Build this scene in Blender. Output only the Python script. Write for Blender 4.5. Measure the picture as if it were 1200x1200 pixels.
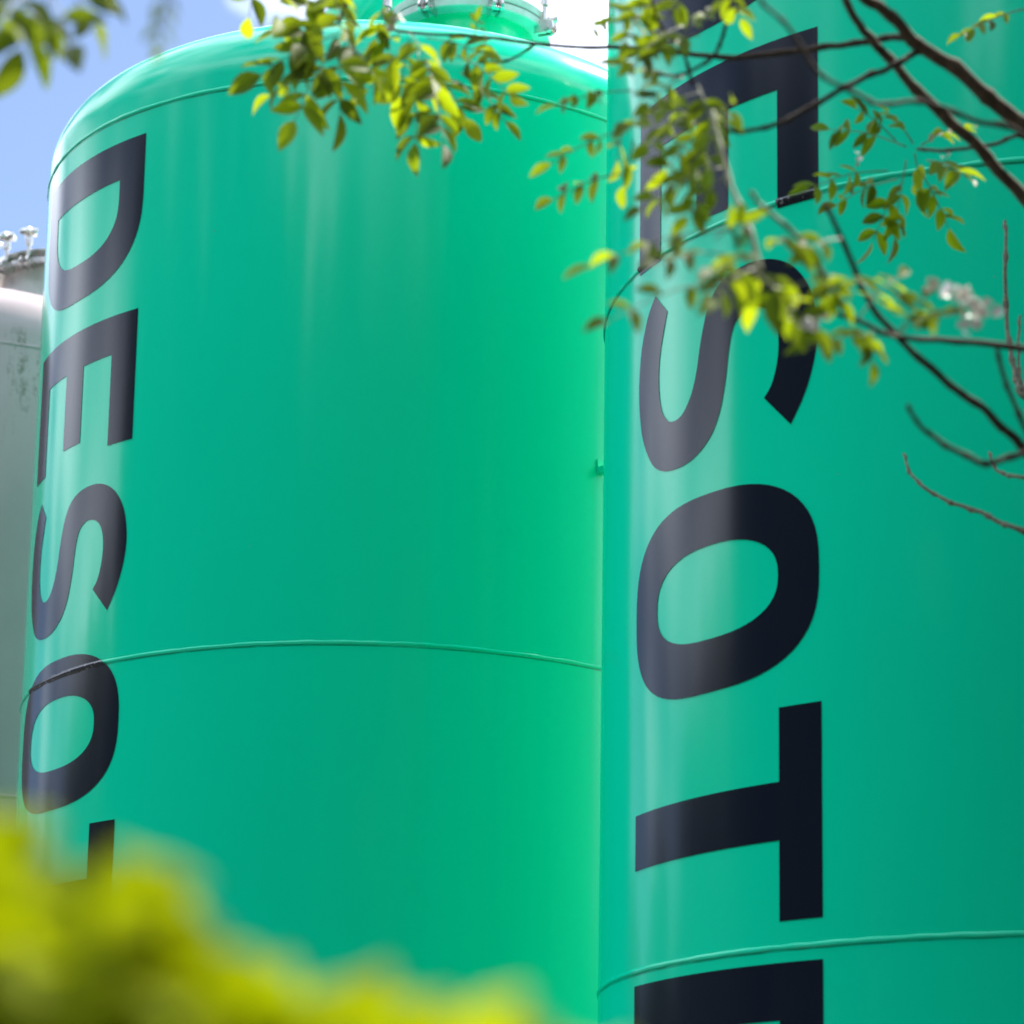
import bpy, bmesh, math, random
from mathutils import Vector, Matrix, noise
R_ = math.radians
random.seed(7)
scene = bpy.context.scene
for o in list(bpy.data.objects): bpy.data.objects.remove(o)
C = scene.collection

# ------------------------------------------------------------------ camera
F, PITCH, ROLL, PX, PY = 3398.25, 0.2108, 0.01095, 691.78, 873.55     # focal length and principal point in pixels of the 1200 px photo
EYE = Vector((0, 0, 1.6))
cp, sp = math.cos(PITCH), math.sin(PITCH)
r0, FW, u0 = Vector((1, 0, 0)), Vector((0, cp, sp)), Vector((0, -sp, cp))
RT = math.cos(ROLL)*r0 + math.sin(ROLL)*u0
UP = -math.sin(ROLL)*r0 + math.cos(ROLL)*u0
cam = bpy.data.cameras.new('camera'); camo = bpy.data.objects.new('camera', cam); C.objects.link(camo)
camo.matrix_world = Matrix(((RT.x, UP.x, -FW.x, EYE.x), (RT.y, UP.y, -FW.y, EYE.y), (RT.z, UP.z, -FW.z, EYE.z), (0, 0, 0, 1)))
cam.sensor_width = 36; cam.lens = 36*F/1200
cam.shift_x = (600-PX)/1200; cam.shift_y = -(600-PY)/1200
cam.clip_start = 0.05; cam.clip_end = 2000
cam.dof.use_dof = True; cam.dof.focus_distance = 8.6; cam.dof.aperture_fstop = 3.6
scene.camera = camo
def at(x, y, depth):                        # world point seen at photo pixel (x, y), standing at world y = depth
    d = FW + ((x-PX)/F)*RT - ((y-PY)/F)*UP
    return EYE + d*(depth/d.y)

# ------------------------------------------------------------------ sky, sun, exposure
SUN_EL, SUN_AZ = R_(54), R_(43)             # azimuth from +Y towards +X: behind the tanks, to the right
w = bpy.data.worlds.new('World'); scene.world = w; w.use_nodes = True
nt = w.node_tree; N = nt.nodes; L = nt.links; N.clear()
out = N.new('ShaderNodeOutputWorld'); bg = N.new('ShaderNodeBackground'); bg.inputs[1].default_value = 0.050
sky = N.new('ShaderNodeTexSky'); sky.sky_type = 'NISHITA'; sky.sun_disc = False
sky.sun_elevation = SUN_EL; sky.sun_rotation = SUN_AZ; sky.altitude = 50; sky.air_density = 0.6; sky.dust_density = 0.5; sky.ozone_density = 0.5
tc = N.new('ShaderNodeTexCoord')
mp = N.new('ShaderNodeMapping'); mp.inputs['Scale'].default_value = (1, 1, 1.9); mp.inputs['Location'].default_value = (13.4, 6.2, 12.1); mp.inputs['Rotation'].default_value = (0, 0, R_(-285))
n1 = N.new('ShaderNodeTexNoise'); n1.inputs['Scale'].default_value = 2.2; n1.inputs['Detail'].default_value = 9; n1.inputs['Roughness'].default_value = 0.56
n1.inputs['Distortion'].default_value = 0.25
cr = N.new('ShaderNodeValToRGB'); cr.color_ramp.elements[0].position = 0.44; cr.color_ramp.elements[1].position = 0.64
mx = N.new('ShaderNodeMix'); mx.data_type = 'RGBA'; mx.inputs[7].default_value = (9.2, 9.3, 9.8, 1)
L.new(tc.outputs['Generated'], mp.inputs[0]); L.new(mp.outputs[0], n1.inputs['Vector']); L.new(n1.outputs[0], cr.inputs[0])
dt = N.new('ShaderNodeVectorMath'); dt.operation = 'DOT_PRODUCT'; dt.inputs[1].default_value = (math.sin(SUN_AZ)*math.cos(SUN_EL), math.cos(SUN_AZ)*math.cos(SUN_EL), math.sin(SUN_EL))
L.new(tc.outputs['Generated'], dt.inputs[0])
mr = N.new('ShaderNodeMapRange'); mr.inputs[1].default_value = -1; mr.inputs[2].default_value = 1; L.new(dt.outputs['Value'], mr.inputs[0])
pw = N.new('ShaderNodeMath'); pw.operation = 'POWER'; pw.inputs[1].default_value = 4; L.new(mr.outputs[0], pw.inputs[0])
ma = N.new('ShaderNodeMath'); ma.operation = 'MULTIPLY_ADD'; ma.inputs[1].default_value = 0.3; ma.inputs[2].default_value = 1.0; L.new(pw.outputs[0], ma.inputs[0])   # forward scattering: clouds are brighter towards the sun
cc = N.new('ShaderNodeVectorMath'); cc.operation = 'SCALE'; cc.inputs[0].default_value = (13.8, 14.8, 16.8); L.new(ma.outputs[0], cc.inputs['Scale']); L.new(cc.outputs[0], mx.inputs[7])
L.new(cr.outputs[0], mx.inputs[0]); L.new(sky.outputs[0], mx.inputs[6]); L.new(mx.outputs[2], bg.inputs[0]); L.new(bg.outputs[0], out.inputs[0])
sd = bpy.data.lights.new('sun', 'SUN'); sd.energy = 2.0; sd.angle = R_(0.53); sd.color = (1, 0.95, 0.87)
so = bpy.data.objects.new('sun', sd); C.objects.link(so)
TO_SUN = Vector((math.sin(SUN_AZ)*math.cos(SUN_EL), math.cos(SUN_AZ)*math.cos(SUN_EL), math.sin(SUN_EL)))
so.rotation_euler = TO_SUN.to_track_quat('Z', 'Y').to_euler(); so.location = (6, 14, 20)
vs = scene.view_settings; vs.view_transform = 'Standard'; vs.look = 'None'; vs.exposure = 2.45; vs.gamma = 1; vs.use_curve_mapping = False
scene.render.engine = 'CYCLES'; scene.cycles.max_bounces = 10; scene.cycles.transparent_max_bounces = 8

# ------------------------------------------------------------------ materials
def mat(name):
    m = bpy.data.materials.new(name); m.use_nodes = True
    return m, m.node_tree.nodes, m.node_tree.links, m.node_tree.nodes['Principled BSDF']
def noise_node(N, L, scale, detail=4, rough=0.5, vec=None, coord='Object', sc=(1, 1, 1)):
    t = N.new('ShaderNodeTexCoord'); mpn = N.new('ShaderNodeMapping'); mpn.inputs['Scale'].default_value = sc
    n = N.new('ShaderNodeTexNoise'); n.inputs['Scale'].default_value = scale; n.inputs['Detail'].default_value = detail; n.inputs['Roughness'].default_value = rough
    L.new(t.outputs[coord], mpn.inputs[0]); L.new(mpn.outputs[0], n.inputs['Vector'])
    return n
def ramp(N, L, src, stops):
    r = N.new('ShaderNodeValToRGB'); e = r.color_ramp.elements
    while len(e) < len(stops): e.new(0.5)
    for el, (p, c) in zip(e, stops):
        el.position = p; el.color = c if len(c) == 4 else (*c, 1)
    L.new(src, r.inputs[0]); return r
def bump(N, L, src, bsdf, strength, dist):
    b = N.new('ShaderNodeBump'); b.inputs['Strength'].default_value = strength; b.inputs['Distance'].default_value = dist
    L.new(src, b.inputs['Height']); L.new(b.outputs[0], bsdf.inputs['Normal']); return b
def mix(N, L, fac, a, b):
    m = N.new('ShaderNodeMix'); m.data_type = 'RGBA'
    for s, v in ((6, a), (7, b)):
        if isinstance(v, tuple): m.inputs[s].default_value = (*v[:3], 1)
        else: L.new(v, m.inputs[s])
    if isinstance(fac, float): m.inputs[0].default_value = fac
    else: L.new(fac, m.inputs[0])
    return m.outputs[2]

def gloss_bump(N, L, b):                    # slight buckling of rolled plate plus orange peel in the paint
    a = noise_node(N, L, 1.1, 2, 0.4, sc=(1, 1, 0.35)); c = noise_node(N, L, 260, 2, 0.5)
    b1 = N.new('ShaderNodeBump'); b1.inputs['Strength'].default_value = 0.13; b1.inputs['Distance'].default_value = 0.02
    b2 = N.new('ShaderNodeBump'); b2.inputs['Strength'].default_value = 0.06; b2.inputs['Distance'].default_value = 0.0008
    L.new(a.outputs[0], b1.inputs['Height']); L.new(c.outputs[0], b2.inputs['Height'])
    L.new(b1.outputs[0], b2.inputs['Normal']); L.new(b2.outputs[0], b.inputs['Normal'])

def near_seams(n, l, seams, lo, hi):           # 1 where lo < z - seam < hi
    t = n.new('ShaderNodeTexCoord'); sx = n.new('ShaderNodeSeparateXYZ'); l.new(t.outputs['Object'], sx.inputs[0]); tot = None
    for z in seams:
        a = n.new('ShaderNodeMath'); a.operation = 'SUBTRACT'; a.inputs[1].default_value = z+(lo+hi)/2; l.new(sx.outputs[2], a.inputs[0])
        c = n.new('ShaderNodeMath'); c.operation = 'ABSOLUTE'; l.new(a.outputs[0], c.inputs[0])
        d = n.new('ShaderNodeMapRange'); d.inputs[1].default_value = (hi-lo)/2; d.inputs[2].default_value = (hi-lo)/2*0.6; l.new(c.outputs[0], d.inputs[0])
        if tot is None: tot = d.outputs[0]
        else:
            q = n.new('ShaderNodeMath'); q.operation = 'MAXIMUM'; l.new(tot, q.inputs[0]); l.new(d.outputs[0], q.inputs[1]); tot = q.outputs[0]
    return tot
def green_paint(name, seams):
    m, n, l, b = mat(name)
    nz = noise_node(n, l, 0.9, 3, 0.5, sc=(1, 1, 0.4))
    rp = ramp(n, l, nz.outputs[0], [(0.3, (0.0, 0.67, 0.385)), (0.7, (0.0, 0.71, 0.415))])
    sp_ = noise_node(n, l, 55, 2, 0.5); spk = ramp(n, l, sp_.outputs[0], [(0.79, (0, 0, 0)), (0.83, (1, 1, 1))])
    col = mix(n, l, spk.outputs[0], rp.outputs[0], (0.13, 0.42, 0.28))
    grime_shade = near_seams(n, l, seams, -0.0125, -0.0065); gn = ramp(n, l, noise_node(n, l, 7, 5, 0.65).outputs[0], [(0.25, (0.25,)*3), (0.6, (1,)*3)])  # grime line under each bead, also painting in the bead's underside shade
    k = n.new('ShaderNodeMath'); k.operation = 'MULTIPLY'; l.new(grime_shade, k.inputs[0]); l.new(gn.outputs[0], k.inputs[1])
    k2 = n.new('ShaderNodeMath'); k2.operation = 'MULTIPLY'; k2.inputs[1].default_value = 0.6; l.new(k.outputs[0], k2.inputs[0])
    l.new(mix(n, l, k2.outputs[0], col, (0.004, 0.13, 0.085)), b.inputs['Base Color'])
    b.inputs['IOR'].default_value = 1.36
    dn = noise_node(n, l, 2.3, 5, 0.6, sc=(1, 1, 0.25)); dr = ramp(n, l, dn.outputs[0], [(0.35, (0.10,)*3), (0.75, (0.19,)*3)]); l.new(dr.outputs[0], b.inputs['Roughness'])
    gloss_bump(n, l, b); return m

def vinyl(name, seams):                     # dark lettering film, scuffed where it bridges a weld
    m, n, l, b = mat(name)
    tot = near_seams(n, l, seams, -0.013, 0.013)
    wn = noise_node(n, l, 38, 4, 0.7); wr = ramp(n, l, wn.outputs[0], [(0.56, (0, 0, 0)), (0.60, (1, 1, 1))])
    k = n.new('ShaderNodeMath'); k.operation = 'MULTIPLY'; l.new(tot, k.inputs[0]); l.new(wr.outputs[0], k.inputs[1])
    l.new(mix(n, l, k.outputs[0], (0.0075, 0.0115, 0.023), (0.20, 0.22, 0.23)), b.inputs['Base Color'])
    b.inputs['Roughness'].default_value = 0.16; b.inputs['IOR'].default_value = 1.33
    gloss_bump(n, l, b); return m

def white_paint(seams):
    m, n, l, b = mat('weathered_white_paint')
    t = n.new('ShaderNodeTexCoord'); s = n.new('ShaderNodeSeparateXYZ'); l.new(t.outputs['Object'], s.inputs[0])
    base = ramp(n, l, noise_node(n, l, 1.5, 5, 0.6).outputs[0], [(0.3, (0.36, 0.285, 0.29)), (0.7, (0.43, 0.345, 0.35))])
    a = n.new('ShaderNodeMapRange'); a.inputs[1].default_value = seams[0]-0.62; a.inputs[2].default_value = seams[0]+0.03; l.new(s.outputs[2], a.inputs[0])
    c = n.new('ShaderNodeMapRange'); c.inputs[1].default_value = seams[0]+0.10; c.inputs[2].default_value = seams[0]+0.02; l.new(s.outputs[2], c.inputs[0])
    st = noise_node(n, l, 9, 6, 0.72, sc=(1.6, 1.6, 0.28)); st2 = ramp(n, l, st.outputs[0], [(0.48, (0, 0, 0)), (0.60, (1, 1, 1))])
    fl = noise_node(n, l, 34, 5, 0.75); fl2 = ramp(n, l, fl.outputs[0], [(0.44, (0, 0, 0)), (0.56, (1, 1, 1))])
    p = n.new('ShaderNodeMath'); p.operation = 'MULTIPLY'; l.new(st2.outputs[0], p.inputs[0]); l.new(fl2.outputs[0], p.inputs[1])
    q = n.new('ShaderNodeMath'); q.operation = 'MULTIPLY'; l.new(a.outputs[0], q.inputs[0]); l.new(c.outputs[0], q.inputs[1])
    r = n.new('ShaderNodeMath'); r.operation = 'MULTIPLY'; l.new(p.outputs[0], r.inputs[0]); l.new(q.outputs[0], r.inputs[1])
    l.new(mix(n, l, r.outputs[0], base.outputs[0], (0.085, 0.095, 0.045)), b.inputs['Base Color'])
    b.inputs['Roughness'].default_value = 0.32; gloss_bump(n, l, b); return m

m_steel, n, l, b = mat('stainless_steel'); b.inputs['Metallic'].default_value = 1
l.new(ramp(n, l, noise_node(n, l, 30, 4).outputs[0], [(0.3, (0.50, 0.48, 0.45)), (0.7, (0.66, 0.65, 0.62))]).outputs[0], b.inputs['Base Color'])
l.new(ramp(n, l, noise_node(n, l, 18, 4).outputs[0], [(0.3, (0.22,)*3), (0.7, (0.42,)*3)]).outputs[0], b.inputs['Roughness'])
m_flange, n, l, b = mat('pale_grey_flange_paint'); b.inputs['Roughness'].default_value = 0.45
l.new(ramp(n, l, noise_node(n, l, 12, 5, 0.6).outputs[0], [(0.3, (0.50, 0.50, 0.48)), (0.7, (0.66, 0.66, 0.64))]).outputs[0], b.inputs['Base Color'])
m_bark, n, l, b = mat('bark')
bk = noise_node(n, l, 40, 6, 0.7, sc=(1, 1, 0.5)); b.inputs['Roughness'].default_value = 0.9; b.inputs['Specular IOR Level'].default_value = 0.15
l.new(ramp(n, l, bk.outputs[0], [(0.3, (0.035, 0.025, 0.018)), (0.55, (0.095, 0.068, 0.046)), (0.8, (0.19, 0.145, 0.10))]).outputs[0], b.inputs['Base Color']); bump(n, l, bk.outputs[0], b, 0.7, 0.004)
m_twig, n, l, b = mat('dark_twig_bark'); b.inputs['Roughness'].default_value = 0.8; b.inputs['Specular IOR Level'].default_value = 0.1
l.new(ramp(n, l, noise_node(n, l, 90, 4, 0.7).outputs[0], [(0.35, (0.020, 0.015, 0.013)), (0.7, (0.085, 0.060, 0.042))]).outputs[0], b.inputs['Base Color'])
m_bare, n, l, b = mat('bare_twig_bark'); b.inputs['Roughness'].default_value = 0.7
l.new(ramp(n, l, noise_node(n, l, 120, 4, 0.8).outputs[0], [(0.40, (0.018, 0.018, 0.009)), (0.52, (0.07, 0.065, 0.025)), (0.66, (0.24, 0.22, 0.11))]).outputs[0], b.inputs['Base Color'])
m_shoot, n, l, b = mat('green_shoot'); b.inputs['Base Color'].default_value = (0.13, 0.145, 0.05, 1); b.inputs['Roughness'].default_value = 0.6

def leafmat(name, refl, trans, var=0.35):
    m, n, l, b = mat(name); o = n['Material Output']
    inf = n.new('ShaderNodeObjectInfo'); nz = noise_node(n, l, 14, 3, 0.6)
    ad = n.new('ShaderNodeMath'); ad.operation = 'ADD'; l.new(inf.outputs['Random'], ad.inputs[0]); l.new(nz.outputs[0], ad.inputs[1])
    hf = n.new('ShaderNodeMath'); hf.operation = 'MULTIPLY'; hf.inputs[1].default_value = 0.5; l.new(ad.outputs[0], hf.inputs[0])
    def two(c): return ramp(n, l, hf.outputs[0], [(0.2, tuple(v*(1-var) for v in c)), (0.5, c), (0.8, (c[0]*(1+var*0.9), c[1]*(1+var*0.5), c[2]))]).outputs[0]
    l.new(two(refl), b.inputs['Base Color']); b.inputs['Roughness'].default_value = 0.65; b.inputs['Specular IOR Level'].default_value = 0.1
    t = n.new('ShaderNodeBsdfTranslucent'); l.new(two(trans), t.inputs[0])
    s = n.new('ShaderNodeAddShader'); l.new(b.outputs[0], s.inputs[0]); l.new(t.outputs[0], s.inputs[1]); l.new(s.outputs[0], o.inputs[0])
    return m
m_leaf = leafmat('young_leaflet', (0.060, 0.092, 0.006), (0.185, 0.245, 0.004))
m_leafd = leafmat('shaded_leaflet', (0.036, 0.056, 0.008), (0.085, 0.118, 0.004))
m_hedge = leafmat('hedge_leaf', (0.125, 0.155, 0.001), (0.235, 0.275, 0.001), 0.4)
m_hedge.node_tree.nodes['Principled BSDF'].inputs['Specular IOR Level'].default_value = 0.02
m_wood = leafmat('woodland_leaf', (0.035, 0.055, 0.012), (0.035, 0.05, 0.006))
m_petal, n, l, b = mat('white_petal'); b.inputs['Base Color'].default_value = (0.80, 0.78, 0.72, 1); b.inputs['Roughness'].default_value = 0.6
m_ground, n, l, b = mat('concrete_yard'); b.inputs['Roughness'].default_value = 0.9
gn = noise_node(n, l, 0.8, 8, 0.65); l.new(ramp(n, l, gn.outputs[0], [(0.3, (0.085, 0.083, 0.078)), (0.7, (0.14, 0.137, 0.13))]).outputs[0], b.inputs['Base Color']); bump(n, l, gn.outputs[0], b, 0.3, 0.01)
m_grass, n, l, b = mat('grass_verge'); b.inputs['Roughness'].default_value = 0.9
l.new(ramp(n, l, noise_node(n, l, 6, 6, 0.7).outputs[0], [(0.3, (0.035, 0.055, 0.012)), (0.7, (0.075, 0.105, 0.022))]).outputs[0], b.inputs['Base Color'])

# ------------------------------------------------------------------ helpers
def link(name, me, material=None, parent=None, smooth=True):
    if isinstance(me, bmesh.types.BMesh):
        b = me; me = bpy.data.meshes.new(name); b.normal_update(); b.to_mesh(me); b.free()
    if smooth:
        for p in me.polygons: p.use_smooth = True
    if material and not me.materials: me.materials.append(material)
    o = bpy.data.objects.new(name, me); C.objects.link(o)
    if parent: o.parent = parent
    return o
def empty(name, loc, label, cat, group=None, rz=0):
    o = bpy.data.objects.new(name, None); C.objects.link(o); o.location = loc; o.rotation_euler = (0, 0, rz); o.empty_display_size = 0.2
    o['label'] = label; o['category'] = cat
    if group: o['group'] = group
    return o
def lathe(prof, seg=160, cx=0, cy=0, a0=0.0, closed=True):
    b = bmesh.new(); rings = []
    for r, z in prof:
        if r < 1e-6: rings.append([b.verts.new((cx, cy, z))])
        else: rings.append([b.verts.new((cx+r*math.sin(2*math.pi*i/seg), cy-r*math.cos(2*math.pi*i/seg), z)) for i in range(seg)])
    for A, B in zip(rings, rings[1:]):
        for i in range(seg):
            j = (i+1) % seg
            if len(A) == 1 and len(B) == 1: continue
            if len(A) == 1: b.faces.new((A[0], B[j], B[i]))
            elif len(B) == 1: b.faces.new((A[i], A[j], B[0]))
            else: b.faces.new((A[i], A[j], B[j], B[i]))
    return b
def sharp(o, ang=35):
    o.data.set_sharp_from_angle(angle=R_(ang)); return o
def catmull(pts, sub=6):
    out = []
    P = [pts[0]] + list(pts) + [pts[-1]]
    for i in range(1, len(P)-2):
        p0, p1, p2, p3 = P[i-1:i+3]
        for k in range(sub):
            t = k/sub
            out.append(0.5*((2*p1) + (p2-p0)*t + (2*p0-5*p1+4*p2-p3)*t*t + (3*p1-p0-3*p2+p3)*t**3))
    out.append(P[-2]); return out
def tube(b, pts, radii, seg=8, cap=True):
    rings = []; prev = None
    for i, p in enumerate(pts):
        t = (pts[min(i+1, len(pts)-1)] - pts[max(i-1, 0)]).normalized()
        if prev is None:
            a = t.orthogonal().normalized()
        else:
            a = (prev - t*prev.dot(t)).normalized()
        prev = a; c = t.cross(a)
        r = radii[i] if hasattr(radii, '__len__') else radii
        rings.append([b.verts.new(p + (a*math.cos(2*math.pi*k/seg) + c*math.sin(2*math.pi*k/seg))*r) for k in range(seg)])
    for A, B in zip(rings, rings[1:]):
        for k in range(seg):
            b.faces.new((A[k], A[(k+1) % seg], B[(k+1) % seg], B[k]))
    if cap:
        b.faces.new(rings[0][::-1]); b.faces.new(rings[-1])
def boxm(b, c, sx, sy, sz, rot=None):
    vs = []
    for z in (-1, 1):
        for x, y in ((-1, -1), (1, -1), (1, 1), (-1, 1)):
            v = Vector((x*sx/2, y*sy/2, z*sz/2))
            if rot is not None: v = rot @ v
            vs.append(b.verts.new(Vector(c)+v))
    for f in ((3, 2, 1, 0), (4, 5, 6, 7), (0, 1, 5, 4), (1, 2, 6, 5), (2, 3, 7, 6), (3, 0, 4, 7)): b.faces.new([vs[i] for i in f])

# ------------------------------------------------------------------ setting: ground
b = bmesh.new(); S_ = 900
b.faces.new([b.verts.new(v) for v in ((-S_, -S_, -0.02), (S_, -S_, -0.02), (S_, S_, -0.02), (-S_, S_, -0.02))])
g = link('ground', b, m_grass); g['kind'] = 'structure'
b = bmesh.new()
boxm(b, (0, 8, -0.03), 44, 40.0, 0.06)
g = link('concrete_pavement', b, m_ground, smooth=False); g['kind'] = 'structure'

# ------------------------------------------------------------------ tanks
RAD = 1.25
def bead_z(z0, th, ph):                     # a hand-laid bead wanders by a few millimetres
    return z0 + 0.0030*noise.noise(Vector((math.sin(th)*4+ph, math.cos(th)*4, z0*3))) + 0.0012*noise.noise(Vector((math.sin(th)*30+ph, math.cos(th)*30, z0)))
def bead_r(th, ph, z0):
    return 0.0058 + 0.0018*noise.noise(Vector((math.sin(th)*22, math.cos(th)*22+ph, z0*7)))
def weld(parent, z0, material, ph, rad=RAD):
    b = bmesh.new(); seg = 720; K = 7; rings = []
    for i in range(seg):
        th = 2*math.pi*i/seg; zc = bead_z(z0, th, ph); r = bead_r(th, ph, z0)
        ring = []
        for k in range(K):
            a = -math.pi/2 + math.pi*k/(K-1)
            rr = rad - 0.001 + r*0.95*math.cos(a)
            ring.append(b.verts.new((rr*math.sin(th), -rr*math.cos(th), zc + r*1.25*math.sin(a))))
        rings.append(ring)
    for i in range(seg):
        A, B = rings[i], rings[(i+1) % seg]
        for k in range(K-1): b.faces.new((A[k], B[k], B[k+1], A[k+1]))
    return link('weld_seam', b, material, parent)
def dome_profile(z0, rk=0.25, rc=2.5):
    z1 = z0+0.055; pts = [(RAD, z0), (RAD, z1)]
    e1 = math.acos((RAD-rk)/(rc-rk))
    for i in range(1, 15):
        e = e1*i/14; pts.append((RAD-rk+rk*math.cos(e), z1+rk*math.sin(e)))
    zc = z1+rk*math.sin(e1) - rc*math.sin(e1)
    for i in range(1, 13):
        e = e1 + (math.pi/2-e1)*i/12; pts.append((rc*math.cos(e), zc+rc*math.sin(e)))
    pts[-1] = (0, pts[-1][1]); return pts

# lettering outlines in letter space: x = reading direction (runs down the tank), y = cap height (runs round it)
H_ = 0.711
def sup(cx, cy, hx, hy, n, t0, t1, k):
    o = []
    for i in range(k+1):
        t = t0+(t1-t0)*i/k; c, s = math.cos(t), math.sin(t)
        o.append((cx+hx*math.copysign(abs(c)**(2/n), c), cy+hy*math.copysign(abs(s)**(2/n), s)))
    return o
def letE(): return [[(0, 0), (0.46, 0), (0.46, .124), (.138, .124), (.138, .295), (.412, .295), (.412, .419), (.138, .419), (.138, .587), (.46, .587), (.46, H_), (0, H_)]]
def letT(): return [[(0, H_), (0, .587), (.184, .587), (.184, 0), (.328, 0), (.328, .587), (.525, .587), (.525, H_)]]
def letO(): return [sup(.259, .3515, .259, .3555, 2.7, 0, 2*math.pi, 64)[:-1], sup(.259, .3515, .122, .234, 2.45, 0, 2*math.pi, 48)[:-1]]
def letD():
    return [[(0, 0), ] + sup(.20, .3555, .315, .3555, 2.6, -math.pi/2, math.pi/2, 34) + [(0, H_)],
            [(.138, .124)] + sup(.20, .3555, .178, .2315, 2.5, -math.pi/2, math.pi/2, 30) + [(.138, .587)]]
def letC():
    o = sup(.259, .3515, .259, .3555, 2.7, 0.5, 2*math.pi-0.5, 50); i = sup(.259, .3515, .122, .234, 2.45, 0.62, 2*math.pi-0.62, 40)
    return [o + i[::-1]]
S_PTS = [(0.551, 0.099), (0.614, 0.162), (0.672, 0.141), (0.726, 0.125), (0.784, 0.119), (0.838, 0.124), (0.883, 0.138), (0.91, 0.16), (0.923, 0.181), (0.926, 0.212), (0.915, 0.241), (0.885, 0.269), (0.85, 0.287), (0.808, 0.3), (0.764, 0.309), (0.716, 0.322), (0.668, 0.339), (0.625, 0.368), (0.599, 0.408), (0.586, 0.455), (0.582, 0.506), (0.587, 0.556), (0.602, 0.598), (0.627, 0.636), (0.665, 0.668), (0.707, 0.689), (0.754, 0.701), (0.805, 0.706), (0.86, 0.701), (0.913, 0.688), (0.964, 0.669), (1.004, 0.647), (1.038, 0.626), (0.952, 0.543), (0.926, 0.565), (0.884, 0.581), (0.836, 0.589), (0.791, 0.588), (0.761, 0.581), (0.732, 0.566), (0.715, 0.545), (0.706, 0.522), (0.703, 0.495), (0.71, 0.47), (0.727, 0.447), (0.757, 0.432), (0.806, 0.421), (0.861, 0.413), (0.915, 0.401), (0.962, 0.385), (1.001, 0.361), (1.03, 0.327), (1.05, 0.284), (1.058, 0.237), (1.056, 0.188), (1.047, 0.145), (1.024, 0.099), (0.984, 0.062), (0.927, 0.028), (0.863, 0.01), (0.795, 0.002), (0.73, 0.006), (0.669, 0.019), (0.617, 0.043), (0.58, 0.068)]
def letS():
    P = [Vector((x-0.582, y, 0)) for x, y in S_PTS]
    corners = [0, 1, 32, 33, len(P)]; P.append(P[0]); o = []
    for a, c in zip(corners, corners[1:]):
        seg = catmull(P[a:c+1], 3); o += [(v.x, v.y) for v in seg[:-1]]
    return [o]
WORD = [(letD, -0.632), (letE, 0.0), (letS, 0.582), (letO, 1.158), (letT, 1.752), (letE, 2.377), (letC, 2.925)]
def lettering(parent, zE, arc0, seams, ph, material):
    for fn, off in WORD:
        b = bmesh.new(); edges = []
        for loop in fn():
            vs = [b.verts.new((arc0+y, zE-off-x, 0)) for x, y in loop]
            edges += [b.edges.new((vs[i], vs[(i+1) % len(vs)])) for i in range(len(vs))]
        bmesh.ops.triangle_fill(b, use_beauty=True, use_dissolve=False, edges=edges)
        xs = [v.co.x for v in b.verts]; zs = [v.co.y for v in b.verts]
        k = min(xs)+0.018
        while k < max(xs)-0.002:
            bmesh.ops.bisect_plane(b, geom=b.verts[:]+b.edges[:]+b.faces[:], plane_co=(k, 0, 0), plane_no=(1, 0, 0)); k += 0.018
        for z0 in seams:
            if min(zs)-0.03 < z0 < max(zs)+0.03:
                for q in (-.024, -.019, -.016, -.013, -.010, -.007, -.004, -.0015, .0015, .004, .007, .010, .013, .016, .019, .024):
                    bmesh.ops.bisect_plane(b, geom=b.verts[:]+b.edges[:]+b.faces[:], plane_co=(0, z0+q, 0), plane_no=(0, 1, 0))
        bmesh.ops.remove_doubles(b, verts=b.verts[:], dist=2e-4); bmesh.ops.triangulate(b, faces=b.faces[:]); bmesh.ops.dissolve_degenerate(b, dist=1e-5, edges=b.edges[:])
        for f in b.faces:
            f.normal_update()
            if f.normal.z < 0: f.normal_flip()
        b.verts.index_update(); nor = []
        for v in b.verts:
            th = v.co.x/RAD; z = v.co.y; r = RAD+0.0016; slope = 0
            for z0 in seams:
                dz = z-bead_z(z0, th, ph); br = bead_r(th, ph, z0)*1.25+0.002
                if abs(dz) < br:
                    r = RAD+0.0016+0.78*br*math.sqrt(1-(dz/br)**2); slope = max(-1.5, min(1.5, dz/br*1.4))
            v.co = (r*math.sin(th), -r*math.cos(th), z)
            nor.append(Vector((math.sin(th), -math.cos(th), slope)).normalized())
        o = link('letter', b, material, parent)
        o.data.normals_split_custom_set_from_vertices([tuple(v) for v in nor])

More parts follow.
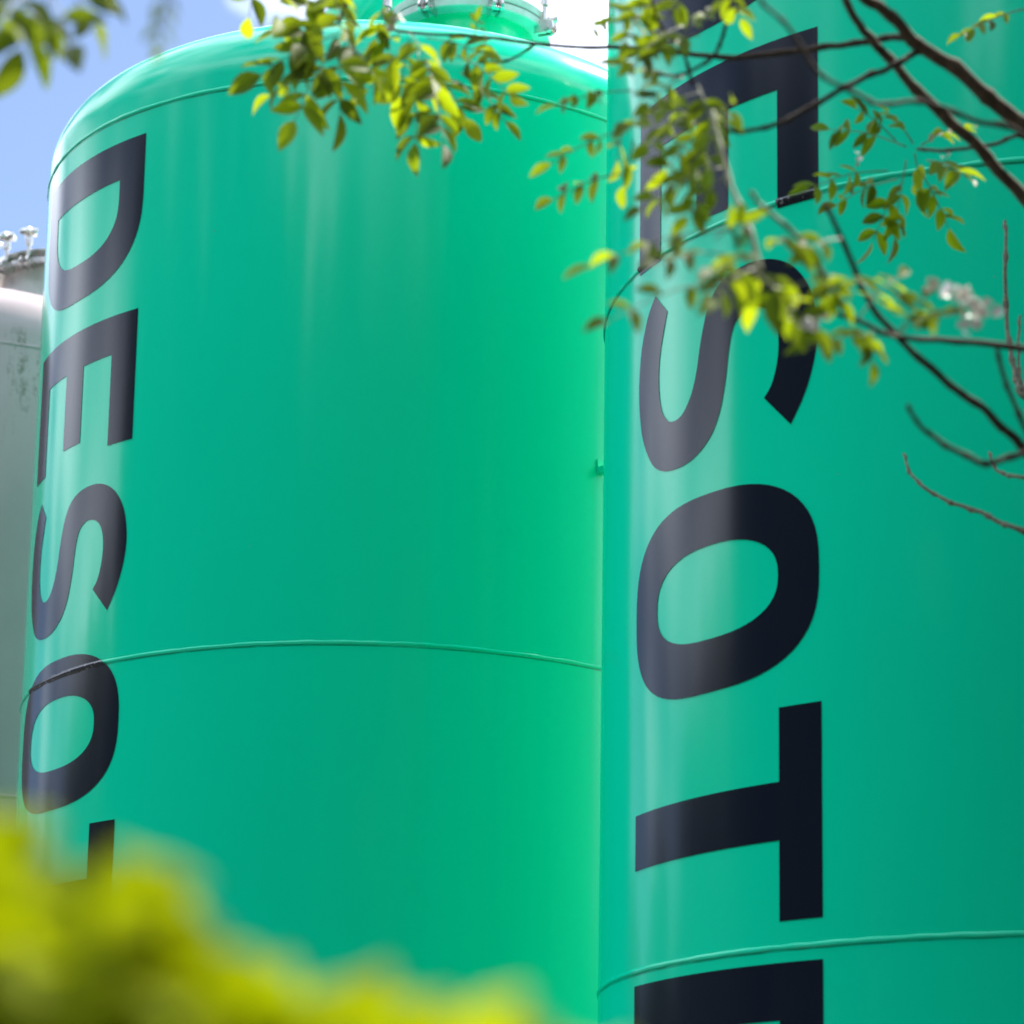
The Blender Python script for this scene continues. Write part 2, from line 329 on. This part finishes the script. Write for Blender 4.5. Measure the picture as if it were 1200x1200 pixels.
# swing bolt for a manway: prototypes shared by every copy
def swing_bolt_meshes():
    out = {}
    b = bmesh.new(); tube(b, [Vector((0, 0, -0.075)), Vector((0, 0, 0.085))], 0.009, 10); bmesh.ops.create_cone(b, cap_ends=True, segments=14, radius1=0.017, radius2=0.016, depth=0.035, matrix=Matrix.Translation((0, 0, 0.052)))
    out['bolt_shank'] = b
    b = bmesh.new(); rings = []                        # star knob
    for z, k in ((0.078, .55), (0.083, .92), (0.092, 1.0), (0.103, .97), (0.108, .8)):
        rings.append([b.verts.new(((0.036+0.009*math.cos(5*t))*k*math.cos(t), (0.036+0.009*math.cos(5*t))*k*math.sin(t), z)) for t in [2*math.pi*i/30 for i in range(30)]])
    for A, B in zip(rings, rings[1:]):
        for i in range(30): b.faces.new((A[i], A[(i+1) % 30], B[(i+1) % 30], B[i]))
    b.faces.new(rings[0][::-1]); b.faces.new(rings[-1]); out['star_knob'] = b
    b = bmesh.new()
    for s in (-1, 1):
        boxm(b, (0.017*s, 0.006, -0.056), 0.009, 0.052, 0.050)
        bmesh.ops.create_cone(b, cap_ends=True, segments=16, radius1=0.026, radius2=0.026, depth=0.009, matrix=Matrix.Translation((0.017*s, -0.02, -0.056)) @ Matrix.Rotation(math.pi/2, 4, 'Y'))
    bmesh.ops.create_cone(b, cap_ends=True, segments=12, radius1=0.009, radius2=0.009, depth=0.058, matrix=Matrix.Translation((0, -0.018, -0.066)) @ Matrix.Rotation(math.pi/2, 4, 'Y'))
    out['hinge_lug'] = b
    res = {}
    for k, b in out.items():
        me = bpy.data.meshes.new(k); b.normal_update(); b.to_mesh(me); b.free(); me.materials.append(m_steel)
        for p in me.polygons: p.use_smooth = True
        me.set_sharp_from_angle(angle=R_(40)); res[k] = me
    return res
SB = swing_bolt_meshes()
def manway(parent, x, y, z_dome, z_fl, r, count, neck_mat, phase, fl_mat):
    nk = sharp(link('manway_neck', lathe([(r, z_dome), (r, z_fl), (r-0.02, z_fl)], 96, x, y), neck_mat, parent))
    fl = sharp(link('flange', lathe([(r-0.01, z_fl-0.001), (r+0.056, z_fl-0.001), (r+0.060, z_fl+0.003), (r+0.060, z_fl+0.028), (r-0.01, z_fl+0.03)], 96, x, y), fl_mat, nk))
    cv = sharp(link('cover', lathe([(r-0.02, z_fl+0.036), (r+0.058, z_fl+0.036), (r+0.060, z_fl+0.040), (r+0.060, z_fl+0.066), (r+0.052, z_fl+0.070), (r-0.03, z_fl+0.085), (r*0.5, z_fl+0.125), (0, z_fl+0.135)], 96, x, y), fl_mat, nk))
    for i in range(count):
        a = phase + 2*math.pi*i/count; q = r+0.072
        for k in ('bolt_shank', 'star_knob', 'hinge_lug'):
            o = bpy.data.objects.new(k, SB[k]); C.objects.link(o); o.parent = nk
            o.location = (x+q*math.sin(a), y-q*math.cos(a), z_fl+0.05); o.rotation_euler = (0, 0, a)
    return nk

def tank(name, label, cx, cy, seams, z_head, material, ph, group):
    t = empty(name, (cx, cy, 0), label, 'tank', group)
    zs = [0.75] + [0.75+(z_head-0.75)*i/24 for i in range(1, 25)]
    sh = link('shell', lathe([(RAD, z) for z in zs], 192), material, t)
    sharp(link('dome', lathe(dome_profile(z_head), 192), material, t), 60)
    sharp(link('skirt', lathe([(RAD-0.02, 0.0), (RAD-0.02, 0.752)], 96), material, t))
    sharp(link('base_ring', lathe([(RAD-0.10, 0.0), (RAD+0.09, 0.0), (RAD+0.09, 0.03), (RAD-0.019, 0.03)], 96), material, t))
    for z in seams: weld(t, z, material, ph)
    return t
GRP = 'green lettered storage tanks'
SL = [5.7947, 3.854, 1.913]; SR = [6.375, 4.4791, 2.5831]
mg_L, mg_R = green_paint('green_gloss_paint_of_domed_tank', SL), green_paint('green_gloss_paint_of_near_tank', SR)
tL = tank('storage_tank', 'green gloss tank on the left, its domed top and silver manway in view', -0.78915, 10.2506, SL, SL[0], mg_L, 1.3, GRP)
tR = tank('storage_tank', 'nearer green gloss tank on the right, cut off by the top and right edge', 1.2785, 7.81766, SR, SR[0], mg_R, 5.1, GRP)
lettering(tL, 3.469+1.6, -1.515, SL, 1.3, vinyl('dark_vinyl_scuffed', SL))
lettering(tR, 3.322+1.6, -1.482, SR, 5.1, vinyl('dark_vinyl_clean', SR))
# manway on the left tank and the slanting filler nozzle beside it
manway(tL, 0.295, -0.02, 6.2, 6.52, 0.25, 8, mg_L, R_(20), m_flange)
b = bmesh.new(); p0 = at(395, 60, 10.3)-Vector((-0.78915, 10.2506, 0)); p1 = p0+Vector((0.30, 0.05, 0.48))
tube(b, [p0, p0.lerp(p1, .5), p1], 0.125, 48); nz_ = sharp(link('inlet_nozzle', b, mg_L, tL))
b = bmesh.new(); dv = (p1-p0).normalized(); tube(b, [p1-dv*0.03, p1+dv*0.02], 0.18, 48); sharp(link('nozzle_flange', b, m_flange, nz_))
# small bolted clip on the left tank's wall, beside the nearer tank
th = R_(40.3); zc = 2.94+1.6
b = bmesh.new(); rz = Matrix.Rotation(th, 3, 'Z')
boxm(b, rz @ Vector((0, -RAD-0.004, zc)), 0.026, 0.010, 0.05, rz); boxm(b, rz @ Vector((0, -RAD-0.018, zc-0.012)), 0.024, 0.03, 0.022, rz)
ob = link('wall_clip', b, mg_L, tL, False)
b = bmesh.new(); bmesh.ops.create_cone(b, cap_ends=True, segments=12, radius1=0.011, radius2=0.011, depth=0.02, matrix=Matrix.Translation(rz @ Vector((0, -RAD-0.042, zc-0.014))) @ Matrix.Rotation(th, 4, 'Z') @ Matrix.Rotation(math.pi/2, 4, 'X'))
link('clip_bolt', b, m_steel, ob)

SW = [5.795, 3.854, 1.913]
m_white = white_paint(SW)
tW = tank('storage_tank', 'white tank with mossy weld stains, half hidden behind the left green tank', -2.95, 12.77, SW, SW[0], m_white, 9.4, None)
manway(tW, 0.48, 0.07, 6.05, 6.50, 0.30, 18, m_flange, R_(-19), m_steel)

# ------------------------------------------------------------------ the tree whose branches hang across the top right
TR = Vector((1.85, 5.3, 0))
tree = empty('locust_tree', TR, 'young leafy tree with dark branches reaching across the two green tanks', 'tree')
def tl(v): return v - TR
def rough_tube(name, pts, radii, material, sub=7, seg=8, node=0.0, parent=None, seed=0):
    P = catmull(pts, sub); n = len(P); rr = []
    for i in range(n):
        t = i/(n-1)*(len(radii)-1); k = min(int(t), len(radii)-2); r = radii[k]+(radii[k+1]-radii[k])*(t-k)
        j = 1 + 0.16*noise.noise(Vector((i*0.45, seed*3.1, 0)))
        if node and i % 5 == 2: j += node
        rr.append(r*j)
    for i in range(1, n-1):
        P[i] = P[i] + noise.noise_vector(Vector((i*0.31, seed*1.7, 4)))*rr[i]*(1.3 if material is m_bare else 0.7)
    b = bmesh.new(); tube(b, [tl(p) for p in P], rr, seg)
    return link(name, b, material, parent or tree)
rough_tube('trunk', [TR+Vector((0, 0, -0.05)), TR+Vector((0.03, 0.0, 1.0)), TR+Vector((-0.02, 0.03, 2.1)), TR+Vector((0.04, 0.0, 3.2)), TR+Vector((0.0, -0.05, 4.6))], [0.13, 0.105, 0.095, 0.075, 0.05], m_bark, 10, 14)
def px(pts, d0, d1): return [at(x, y, d0+(d1-d0)*i/(len(pts)-1)) for i, (x, y) in enumerate(pts)]
def wpx(w, d): return w*d/F/2
BR = [  # px polyline thin end -> thick end, depth at each end, width px at each end, material, joins trunk at height
 ([(905, -120), (960, -60), (1010, -8), (1040, 17), (1083, 55), (1142, 102), (1200, 149), (1330, 262)], 4.6, 5.0, 9, 20, m_bark, 2.3),
 ([(960, -90), (993, 3), (1016, 38), (1037, 64), (1083, 111), (1142, 169), (1200, 233), (1320, 372)], 4.7, 5.1, 8, 15, m_bark, 2.0),
 ([(437, 30), (480, 38), (563, 43), (625, 51), (700, 55), (775, 59), (850, 67), (937, 60), (996, 51), (1040, 45), (1070, 44)], 5.4, 4.82, 3.5, 10, m_twig, None),
 ([(560, 73), (593, 72), (627, 52)], 5.3, 5.25, 2.5, 4, m_twig, None),
 ([(837, 147), (868, 154), (908, 146), (952, 125), (996, 99), (1040, 80), (1077, 60)], 4.6, 4.85, 5, 8, m_twig, None),
 ([(770, 86), (800, 87), (835, 66), (850, 30), (858, -30)], 4.9, 4.8, 4, 5, m_twig, None),
 ([(880, -20), (894, 3), (926, 35), (958, 85), (1002, 108), (1031, 122), (1077, 120), (1140, 140), (1260, 210)], 3.9, 4.4, 5, 6, m_twig, 2.6),
 ([(1075, 175), (1112, 176), (1165, 169), (1194, 159), (1230, 176)], 5.3, 5.0, 4, 6, m_twig, None),
 ([(967, 239), (987, 280), (1010, 338), (1025, 364), (1051, 393), (1098, 440), (1142, 472), (1185, 510), (1215, 540), (1330, 640)], 4.4, 4.8, 6, 11, m_twig, 1.95),
 ([(961, 358), (1002, 376), (1054, 394), (1112, 400), (1200, 408), (1320, 440)], 4.4, 4.8, 5, 9, m_twig, 2.15),
 ([(1168, 408), (1180, 452), (1200, 498), (1216, 538)], 4.45, 4.65, 5, 7, m_twig, None),
 ([(1064, 475), (1075, 495), (1095, 513), (1130, 533), (1159, 543), (1200, 530)], 4.3, 4.55, 5, 8, m_twig, None),
 ([(1059, 532), (1066, 551), (1083, 571), (1112, 587), (1142, 597), (1171, 611), (1200, 622), (1340, 690)], 6.1, 5.7, 3, 6, m_bare, 2.2),
 ([(1159, 530), (1165, 548), (1182, 557), (1200, 560), (1330, 600)], 6.0, 5.7, 3, 5, m_bare, 2.3),
 ([(1178, 259), (1178, 300), (1180, 379), (1185, 417), (1193, 449), (1205, 470), (1330, 560)], 6.1, 5.7, 4, 7, m_bare, 2.3),
 ([(1196, 370), (1193, 410), (1197, 446), (1215, 480), (1330, 575)], 6.0, 5.7, 3, 6, m_bare, 2.3),
 ([(835, 130), (845, 175), (860, 225), (875, 262), (890, 320)], 4.2, 4.1, 5, 8, m_shoot, None),
 ([(880, 225), (894, 242), (932, 274), (952, 300), (972, 335), (1000, 372)], 4.1, 4.4, 5, 7, m_shoot, None),
 ([(760, -10), (775, 30), (800, 60), (812, 100)], 4.7, 4.75, 3, 5, m_twig, None),
]
for i, (pp, d0, d1, w0, w1, mt, jz) in enumerate(BR):
    P = px(pp, d0, d1); rad = [wpx(w0, d0), wpx((w0+w1)/2, (d0+d1)/2), wpx(w1, d1)]
    if jz is not None:
        P += [P[-1].lerp(TR+Vector((0, 0, jz)), 0.55)+Vector((0, 0, 0.06)), TR+Vector((-0.03, 0, jz))]; rad.append(wpx(w1*1.7, d1))
    rough_tube('branch' if w1 > 8 else 'twig', P, rad, mt, 7, 8 if w1 > 6 else 7, 0.6 if mt is m_bare else 0.38 if w1 < 9 else 0.14, None, i)
# high boughs above the frame
HB = [([TR+Vector((0, -0.05, 4.5)), Vector((1.0, 4.6, 4.75)), Vector((0.1, 4.0, 4.35)), at(150, -150, 3.6), at(40, -70, 3.5), at(10, -12, 3.4)], [0.045, 0.035, 0.022, 0.012, 0.007, 0.003]),
      ([TR+Vector((0, -0.02, 4.2)), Vector((1.2, 5.2, 4.75)), Vector((0.4, 5.2, 4.6)), at(520, -90, 5.1), at(430, -30, 5.0), at(395, 30, 5.0)], [0.04, 0.03, 0.02, 0.012, 0.007, 0.003]),
      ([TR+Vector((0, 0, 3.9)), Vector((1.1, 5.0, 4.35)), at(900, -160, 4.8), at(830, -80, 4.7), at(800, -10, 4.7)], [0.04, 0.026, 0.016, 0.010, 0.004])]
for i, (P, rad) in enumerate(HB): rough_tube('branch', P, rad, m_bark, 8, 9, 0.1, None, 40+i)

# leaflets: four shared meshes, unit length along +X, blade normal +Z, folded along the midrib
def leaflet_mesh(i, material, wid=0.42, nm='leaflet'):
    b = bmesh.new(); rr = random.Random(i); rows = []
    fold, curl = 0.10+0.07*rr.random(), -0.10-0.16*rr.random(); tw = (rr.random()-.5)*0.5
    prof = [(0.0, 0.03), (0.10, 0.40), (0.26, 0.82), (0.45, 1.0), (0.65, 0.90), (0.83, 0.55), (0.94, 0.22), (1.0, 0.02)]
    for x, w in prof:
        h = wid/2*w; zc = curl*x*x; a = tw*(x-.4)
        row = []
        for s in (-1, 0, 1):
            y, z = s*h, (abs(s)*h*fold*4)
            row.append(b.verts.new((x, y*math.cos(a)-z*math.sin(a), zc+y*math.sin(a)+z*math.cos(a))))
        rows.append(row)
    for A, B in zip(rows, rows[1:]):
        for k in (0, 1): b.faces.new((A[k], B[k], B[k+1], A[k+1]))
    me = bpy.data.meshes.new(nm); b.normal_update(); b.to_mesh(me); b.free(); me.materials.append(material)
    for p in me.polygons: p.use_smooth = True
    return me
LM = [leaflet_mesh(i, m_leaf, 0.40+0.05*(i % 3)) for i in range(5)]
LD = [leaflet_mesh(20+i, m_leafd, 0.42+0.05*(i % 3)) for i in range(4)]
# compound leaves: base px, tip px, depth, pairs, leaflet length px, dark share
SP = [
 # upper left corner, close to the camera
 ((62, -10), (26, 58), 3.4, 2, 60, .9), ((58, -4), (82, 54), 3.4, 1, 50, .9), ((70, -14), (126, 2), 3.45, 2, 44, .9), ((40, -10), (-8, 38), 3.4, 3, 54, .95), ((88, -2), (108, 32), 3.45, 1, 38, .9), ((20, -10), (48, 26), 3.4, 2, 48, .9),
 ((200, -25), (186, 46), 2.7, 3, 24, 1),
 # first hanging cluster
 ((395, 40), (306, 88), 5.0, 4, 34, .35), ((395, 50), (345, 142), 5.0, 4, 34, .4), ((398, 50), (398, 132), 5.05, 3, 36, .55), ((392, 30), (326, 40), 5.0, 4, 32, .3),
 ((398, 45), (440, 92), 5.0, 3, 34, .5), ((365, -20), (352, 52), 5.1, 4, 32, .3), ((300, -30), (292, 20), 5.0, 1, 34, .4), ((335, -25), (326, 22), 5.0, 1, 34, .3), ((415, -20), (395, 45), 5.1, 4, 30, .3),
 ((400, 55), (318, 112), 4.95, 4, 32, .3), ((385, -18), (400, 30), 5.0, 3, 30, .2),
 # second hanging cluster
 ((480, 45), (468, 112), 5.1, 4, 30, .2), ((490, 60), (486, 168), 5.1, 5, 33, .35), ((500, 70), (520, 170), 5.1, 4, 30, .4), ((505, 75), (545, 138), 5.15, 4, 28, .3),
 ((485, 50), (432, 104), 5.05, 4, 28, .2), ((520, 60), (598, 112), 5.2, 5, 24, .3), ((540, 85), (592, 142), 5.2, 4, 22, .35), ((470, 40), (425, 66), 5.05, 3, 28, .2), ((500, 45), (562, 62), 5.2, 4, 24, .3), ((455, -12), (440, 45), 5.1, 4, 28, .15), ((480, 38), (505, 92), 5.1, 4, 28, .2),
 ((568, 38), (570, 70), 5.3, 2, 14, .3), ((555, 50), (560, 22), 5.3, 2, 12, .3),
 # sprigs in front of the gap between the tanks
 ((742, 106), (652, 124), 4.75, 4, 22, .6), ((738, 150), (646, 192), 4.75, 4, 25, .3), ((735, 202), (648, 234), 4.75, 3, 27, .9), ((730, 150), (724, 188), 4.7, 1, 32, .2), ((742, 165), (732, 218), 4.7, 1, 30, .5), ((722, 22), (690, 38), 4.9, 2, 15, .9),
 # dense cluster left of the E
 ((792, 0), (722, 22), 4.7, 4, 26, .2), ((800, 30), (742, 74), 4.7, 4, 28, .15), ((812, -15), (768, 40), 4.7, 4, 26, .15), ((845, -18), (868, 22), 4.65, 4, 26, .2), ((820, 40), (770, 60), 4.65, 4, 26, .2),
 ((792, 92), (726, 76), 4.65, 4, 24, .3), ((822, 108), (742, 146), 4.6, 5, 30, .2), ((832, 120), (760, 172), 4.6, 5, 30, .25), ((836, 140), (782, 198), 4.55, 5, 30, .3), ((838, 160), (802, 212), 4.5, 4, 30, .3), ((842, 180), (776, 232), 4.5, 4, 28, .3), ((846, 196), (752, 244), 4.5, 4, 26, .3),
 ((818, 100), (838, 160), 4.55, 4, 26, .25), ((835, 130), (830, 198), 4.5, 4, 30, .2), ((852, 205), (806, 254), 4.4, 4, 26, .2), ((800, 90), (760, 122), 4.6, 4, 26, .2), ((845, 165), (856, 120), 4.5, 3, 24, .2), ((800, 40), (832, 12), 4.7, 3, 24, .2), ((756, 4), (735, 50), 4.75, 3, 24, .2),
 # softer sprigs over the S
 ((862, 268), (694, 312), 4.05, 3, 32, .7), ((858, 300), (770, 308), 4.1, 3, 26, .6), ((870, 330), (712, 376), 4.05, 3, 30, .6), ((884, 300), (836, 318), 4.0, 3, 34, .3), ((884, 315), (838, 350), 3.95, 3, 36, .2), ((884, 318), (948, 386), 3.9, 3, 46, .25), ((880, 312), (878, 352), 3.95, 2, 36, .2), ((900, 285), (934, 288), 4.0, 2, 34, .3), ((838, 280), (870, 262), 4.1, 2, 28, .3), ((950, 330), (910, 345), 4.0, 2, 34, .4),
 # sharper cluster to the right of the E
 ((1062, 172), (972, 152), 5.5, 4, 24, .25), ((1040, 200), (950, 220), 5.5, 5, 24, .3), ((1062, 188), (1048, 278), 5.5, 4, 27, .2), ((1076, 196), (1112, 268), 5.5, 4, 29, .15), ((1086, 188), (1130, 206), 5.5, 3, 27, .2), ((1055, 215), (1022, 284), 5.5, 3, 28, .2), ((1080, 170), (1130, 150), 5.5, 4, 22, .3), ((1050, 165), (1004, 128), 5.55, 4, 20, .5), ((1052, 210), (980, 240), 5.5, 4, 24, .5), ((1072, 180), (1080, 232), 5.45, 3, 29, .15), ((1070, 168), (1040, 132), 5.55, 3, 20, .4),
 ((1212, 8), (1126, 42), 5.4, 6, 19, .2),
 # softer leaves round the fork at the right
 ((1000, 372), (962, 330), 4.3, 4, 28, .3), ((1005, 375), (1052, 326), 4.3, 4, 30, .25), ((1055, 394), (946, 408), 4.3, 4, 26, .25), ((1020, 385), (1022, 424), 4.3, 3, 24, .2), ((1052, 392), (1082, 350), 4.3, 3, 28, .3), ((960, 310), (985, 352), 4.2, 3, 28, .2), ((985, 280), (940, 300), 4.2, 2, 24, .3), ((1052, 392), (1110, 368), 4.3, 3, 26, .25),
]
def rot_from(xa, za):
    x = xa.normalized(); z = (za - x*za.dot(x)).normalized(); y = z.cross(x)
    return Matrix(((x.x, y.x, z.x), (x.y, y.y, z.y), (x.z, y.z, z.z)))
rl = random.Random(11)
count = 0; rest = []
SPo = sorted(SP, key=lambda s: -s[4])
for si, (p0, p1, d, pairs, lp, dark) in enumerate(SPo):
    a = at(*p0, d + rl.uniform(-.03, .03)); c = at(*p1, d + rl.uniform(-.18, .12)); ln = (c-a).length
    mid = a.lerp(c, .5)+Vector((0, 0, 0.06*ln)); P = catmull([a, mid, c], 5)
    bb = bmesh.new(); tube(bb, [tl(p) for p in P], [0.0017-0.0009*i/(len(P)-1) for i in range(len(P))], 5)
    ra = link('leaf_stalk', bb, m_shoot, tree)
    ax = (c-a).normalized(); n0 = Vector((rl.uniform(-.6, .6), rl.uniform(-1.2, -.3), rl.uniform(.1, .9))); side = ax.cross(n0).normalized()
    Lm = lp*d/F*(1.42 if 250 < p0[0] < 560 else 1.28)
    items = [(len(P)-1, ax, 1.0)]
    for k in range(pairs):
        f = 0.30+0.62*(k+0.5)/pairs; idx = min(len(P)-1, int(f*(len(P)-1)+.5))
        for s in (-1, 1):
            if rl.random() < .07: continue
            sp2 = rl.uniform(.75, 1.25)
            items.append((idx, (ax*0.55 + side*s*sp2 + Vector((0, 0, -0.30)) + Vector((rl.uniform(-.25, .25), rl.uniform(-.3, .3), rl.uniform(-.25, .2)))).normalized(), rl.uniform(.72, 1.08)))
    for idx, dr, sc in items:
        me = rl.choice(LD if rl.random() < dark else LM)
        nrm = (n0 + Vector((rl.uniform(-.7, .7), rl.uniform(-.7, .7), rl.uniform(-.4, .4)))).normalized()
        M = rot_from(dr, nrm).to_4x4(); s_ = Lm*sc
        Mt = Matrix.Translation(tl(P[idx])) @ M @ Matrix.Scale(s_, 4)
        if count < 300:
            o = bpy.data.objects.new('leaflet', me); C.objects.link(o); o.parent = ra; o.matrix_local = Mt; count += 1
        else: rest.append((me, Mt))
def merge(name, items, parent, material_list):
    vs, fs, mi = [], [], []
    cache = {}
    for me, M in items:
        if me.name not in cache: cache[me.name] = ([v.co.copy() for v in me.vertices], [tuple(p.vertices) for p in me.polygons], material_list.index(me.materials[0]))
        V, Fc, k = cache[me.name]; o = len(vs)
        vs += [tuple(M @ v) for v in V]; fs += [tuple(i+o for i in f) for f in Fc]; mi += [k]*len(Fc)
    me = bpy.data.meshes.new(name); me.from_pydata(vs, [], fs)
    for m in material_list: me.materials.append(m)
    me.polygons.foreach_set('material_index', mi); me.update()
    o = link(name, me, None, parent); o['kind'] = 'stuff'; return o
# the crown above and beside the frame, grown along the boughs
crown = []
for k in range(4500):
    t = rl.random(); a = rl.uniform(0, 2*math.pi)
    c = Vector((2.35, 4.7, 4.9)) + Vector((rl.gauss(.2, .75), rl.gauss(0, .65), rl.gauss(-.2, .75)))
    q = c - EYE; dep = q.dot(FW); xx = PX+F*q.dot(RT)/dep; yy = PY-F*q.dot(UP)/dep
    if -60 < xx < 1300 and yy > -70: continue
    dr = Vector((rl.gauss(0, 1), rl.gauss(0, 1), rl.gauss(-.5, .6))).normalized(); nr = Vector((rl.gauss(0, .6), rl.gauss(0, .6), 1))
    crown.append((rl.choice(LM+LD), Matrix.Translation(tl(c)) @ rot_from(dr, nr).to_4x4() @ Matrix.Scale(rl.uniform(.04, .06), 4)))
merge('foliage', rest+crown, tree, [m_leaf, m_leafd])
# white blossom trusses and pale buds
def blossom(p0, p1, d, n, spx, seed):
    r = random.Random(seed); bb = bmesh.new(); a, c = at(*p0, d), at(*p1, d-.05)
    for k in range(n):
        q = a.lerp(c, r.random()) + Vector((r.gauss(0, 1), r.gauss(0, 1), r.gauss(0, 1)))*spx*d/F*.45
        dr = Vector((r.gauss(0, 1), r.gauss(0, 1), r.gauss(-.4, .7))).normalized(); M = rot_from(dr, Vector((r.gauss(0, 1), r.gauss(0, 1), 1))); s = spx*d/F*r.uniform(.6, 1.1)
        rows = []
        for x, w, z in ((0, .1, 0), (.35, .42, .12), (.7, .5, .10), (1, .22, -.1)):
            rows.append([bb.verts.new(tl(q + M @ Vector((x*s, y*w*s, (z+abs(y)*.2)*s)))) for y in (-1, 0, 1)])
        for A, B in zip(rows, rows[1:]):
            for j in (0, 1): bb.faces.new((A[j], B[j], B[j+1], A[j+1]))
    return link('blossom', bb, m_petal, tree)
for i, a in enumerate([((1100, 328), (1160, 368), 4.3, 26, 17), ((1150, 370), (1128, 382), 4.3, 10, 12), ((1000, 183), (1005, 188), 5.5, 4, 8), ((1106, 172), (1110, 180), 5.4, 4, 8), ((455, 18), (475, 34), 5.1, 8, 12), ((925, 358), (940, 382), 3.95, 6, 15)]): blossom(*a, seed=i)

# ------------------------------------------------------------------ hedge leaning into the lower left, an arm's length from the lens
hb = Vector((-0.25, 1.25, 0)); hedge = empty('hedge_bush', hb, 'blurred bright yellow-green bush close to the lens along the bottom left', 'bush')
top = [(-300, 998), (0, 1043), (60, 1068), (140, 1068), (190, 1108), (240, 1153), (290, 1220), (340, 1228), (395, 1211), (440, 1253), (520, 1259), (600, 1284), (760, 1332), (850, 1314), (960, 1332), (1100, 1382), (1300, 1402)]
def top_y(x):
    for (x0, y0), (x1, y1) in zip(top, top[1:]):
        if x0 <= x <= x1: return y0+(y1-y0)*(x-x0)/(x1-x0)
    return 1230
HM = [leaflet_mesh(50+i, m_hedge, 0.62+0.06*(i % 3), 'hedge_leaf') for i in range(5)]
hl = []; rh = random.Random(5)
for k in range(2800):
    x = rh.uniform(-420, 1250); d = rh.uniform(1.12, 1.24); ty = top_y(x)
    y = ty + 45 + 1500*rh.random()**2.0
    s = rh.uniform(.035, .062)
    c = at(x, y, d); 
    dr = Vector((rh.gauss(0, .8), rh.gauss(-.1, .4), rh.gauss(.0, .6))).normalized(); nr = Vector((rh.gauss(0, .4), rh.gauss(-.95, .35), rh.gauss(.55, .3)))
    hl.append((rh.choice(HM), Matrix.Translation(c-hb) @ rot_from(dr, nr).to_4x4() @ Matrix.Scale(s, 4)))
merge('foliage', hl, hedge, [m_hedge])
for k in range(16):
    x0 = rh.uniform(-.55, .35); bb = bmesh.new(); a = Vector((x0*.8, rh.uniform(-.12, .2), 0)); tp = Vector((x0+rh.uniform(-.1, .1), rh.uniform(-.1, .15), rh.uniform(1.25, 1.55)))
    P = catmull([a, a.lerp(tp, .5)+Vector((rh.uniform(-.08, .08), rh.uniform(-.08, .08), 0)), tp], 6)
    tube(bb, P, [0.011-.008*i/(len(P)-1) for i in range(len(P))], 7); link('stem', bb, m_bark, hedge)

# ------------------------------------------------------------------ woodland round the yard, seen only mirrored in the paint; nearer trees added for shade
rw = random.Random(3); vs, fs = [], []
def crown_blob(cx, cy, cz, rx, rz, n):
    for k in range(n):
        u = Vector((rw.gauss(0, 1), rw.gauss(0, 1), rw.gauss(0, 1))).normalized()*(rw.random()**.35)
        c = Vector((cx+u.x*rx, cy+u.y*rx, cz+u.z*rz)); a = Vector((rw.gauss(0, 1), rw.gauss(0, 1), rw.gauss(0, 1))).normalized(); e = a.orthogonal().normalized(); s = rw.uniform(.25, .55)
        i = len(vs); vs.extend([tuple(c+a*s), tuple(c+e*s*.6), tuple(c-a*s), tuple(c-e*s*.6)]); fs.append((i, i+1, i+2, i+3))
def trunk_blob(cx, cy, h):
    i = len(vs)
    for z, r in ((0, .28), (h, .12)):
        for k in range(6): vs.append((cx+r*math.cos(k*math.pi/3), cy+r*math.sin(k*math.pi/3), z))
    for k in range(6): fs.append((i+k, i+(k+1) % 6, i+6+(k+1) % 6, i+6+k))
for a_deg in range(-86, 64, 5):           # behind the photographer: trees, made extra tall to keep pale sky out of the reflections
    a = R_(a_deg+rw.uniform(-3, 3)); D = rw.uniform(20, 27); x, y = D*math.sin(a), 7-D*math.cos(a); h = 4+D*(rw.uniform(.50, .54))
    trunk_blob(x, y, h*.6); crown_blob(x, y, h*.55, 2.9, h*.46, 2600)
for x, y, h in ((7.5, 1.5, 9), (9.0, -1.5, 10), (6.8, -3.0, 9.5), (10.5, 1.0, 10), (5.4, 3.2, 8.5), (4.6, -0.5, 8), (4.2, 4.0, 7.5), (7.0, 5.5, 8.5), (3.2, -2.5, 7.5)):     # nearer trees on the right, out of view, added to shade the right tank
    trunk_blob(x, y, h*.6); crown_blob(x, y, h*.55, 2.3, h*.45, 2600)
for a_deg in list(range(-150, -86, 6))+list(range(66, 150, 6)):     # either side: a lower belt
    a = R_(a_deg+rw.uniform(-3, 3)); D = rw.uniform(28, 36); x, y = D*math.sin(a), 7-D*math.cos(a); h = 4+D*(rw.uniform(.21, .27) if -112 < a_deg < 0 else rw.uniform(.08, .15))
    trunk_blob(x, y, h*.6); crown_blob(x, y, h*.55, 3.4, h*.46, 1000)
me = bpy.data.meshes.new('woodland'); me.from_pydata(vs, [], fs); me.update()
wd = link('woodland', me, m_wood); wd['kind'] = 'stuff'; wd['label'] = 'belt of trees round the yard, mirrored in the glossy paint, with unseen trees added for shade'; wd['category'] = 'woodland'
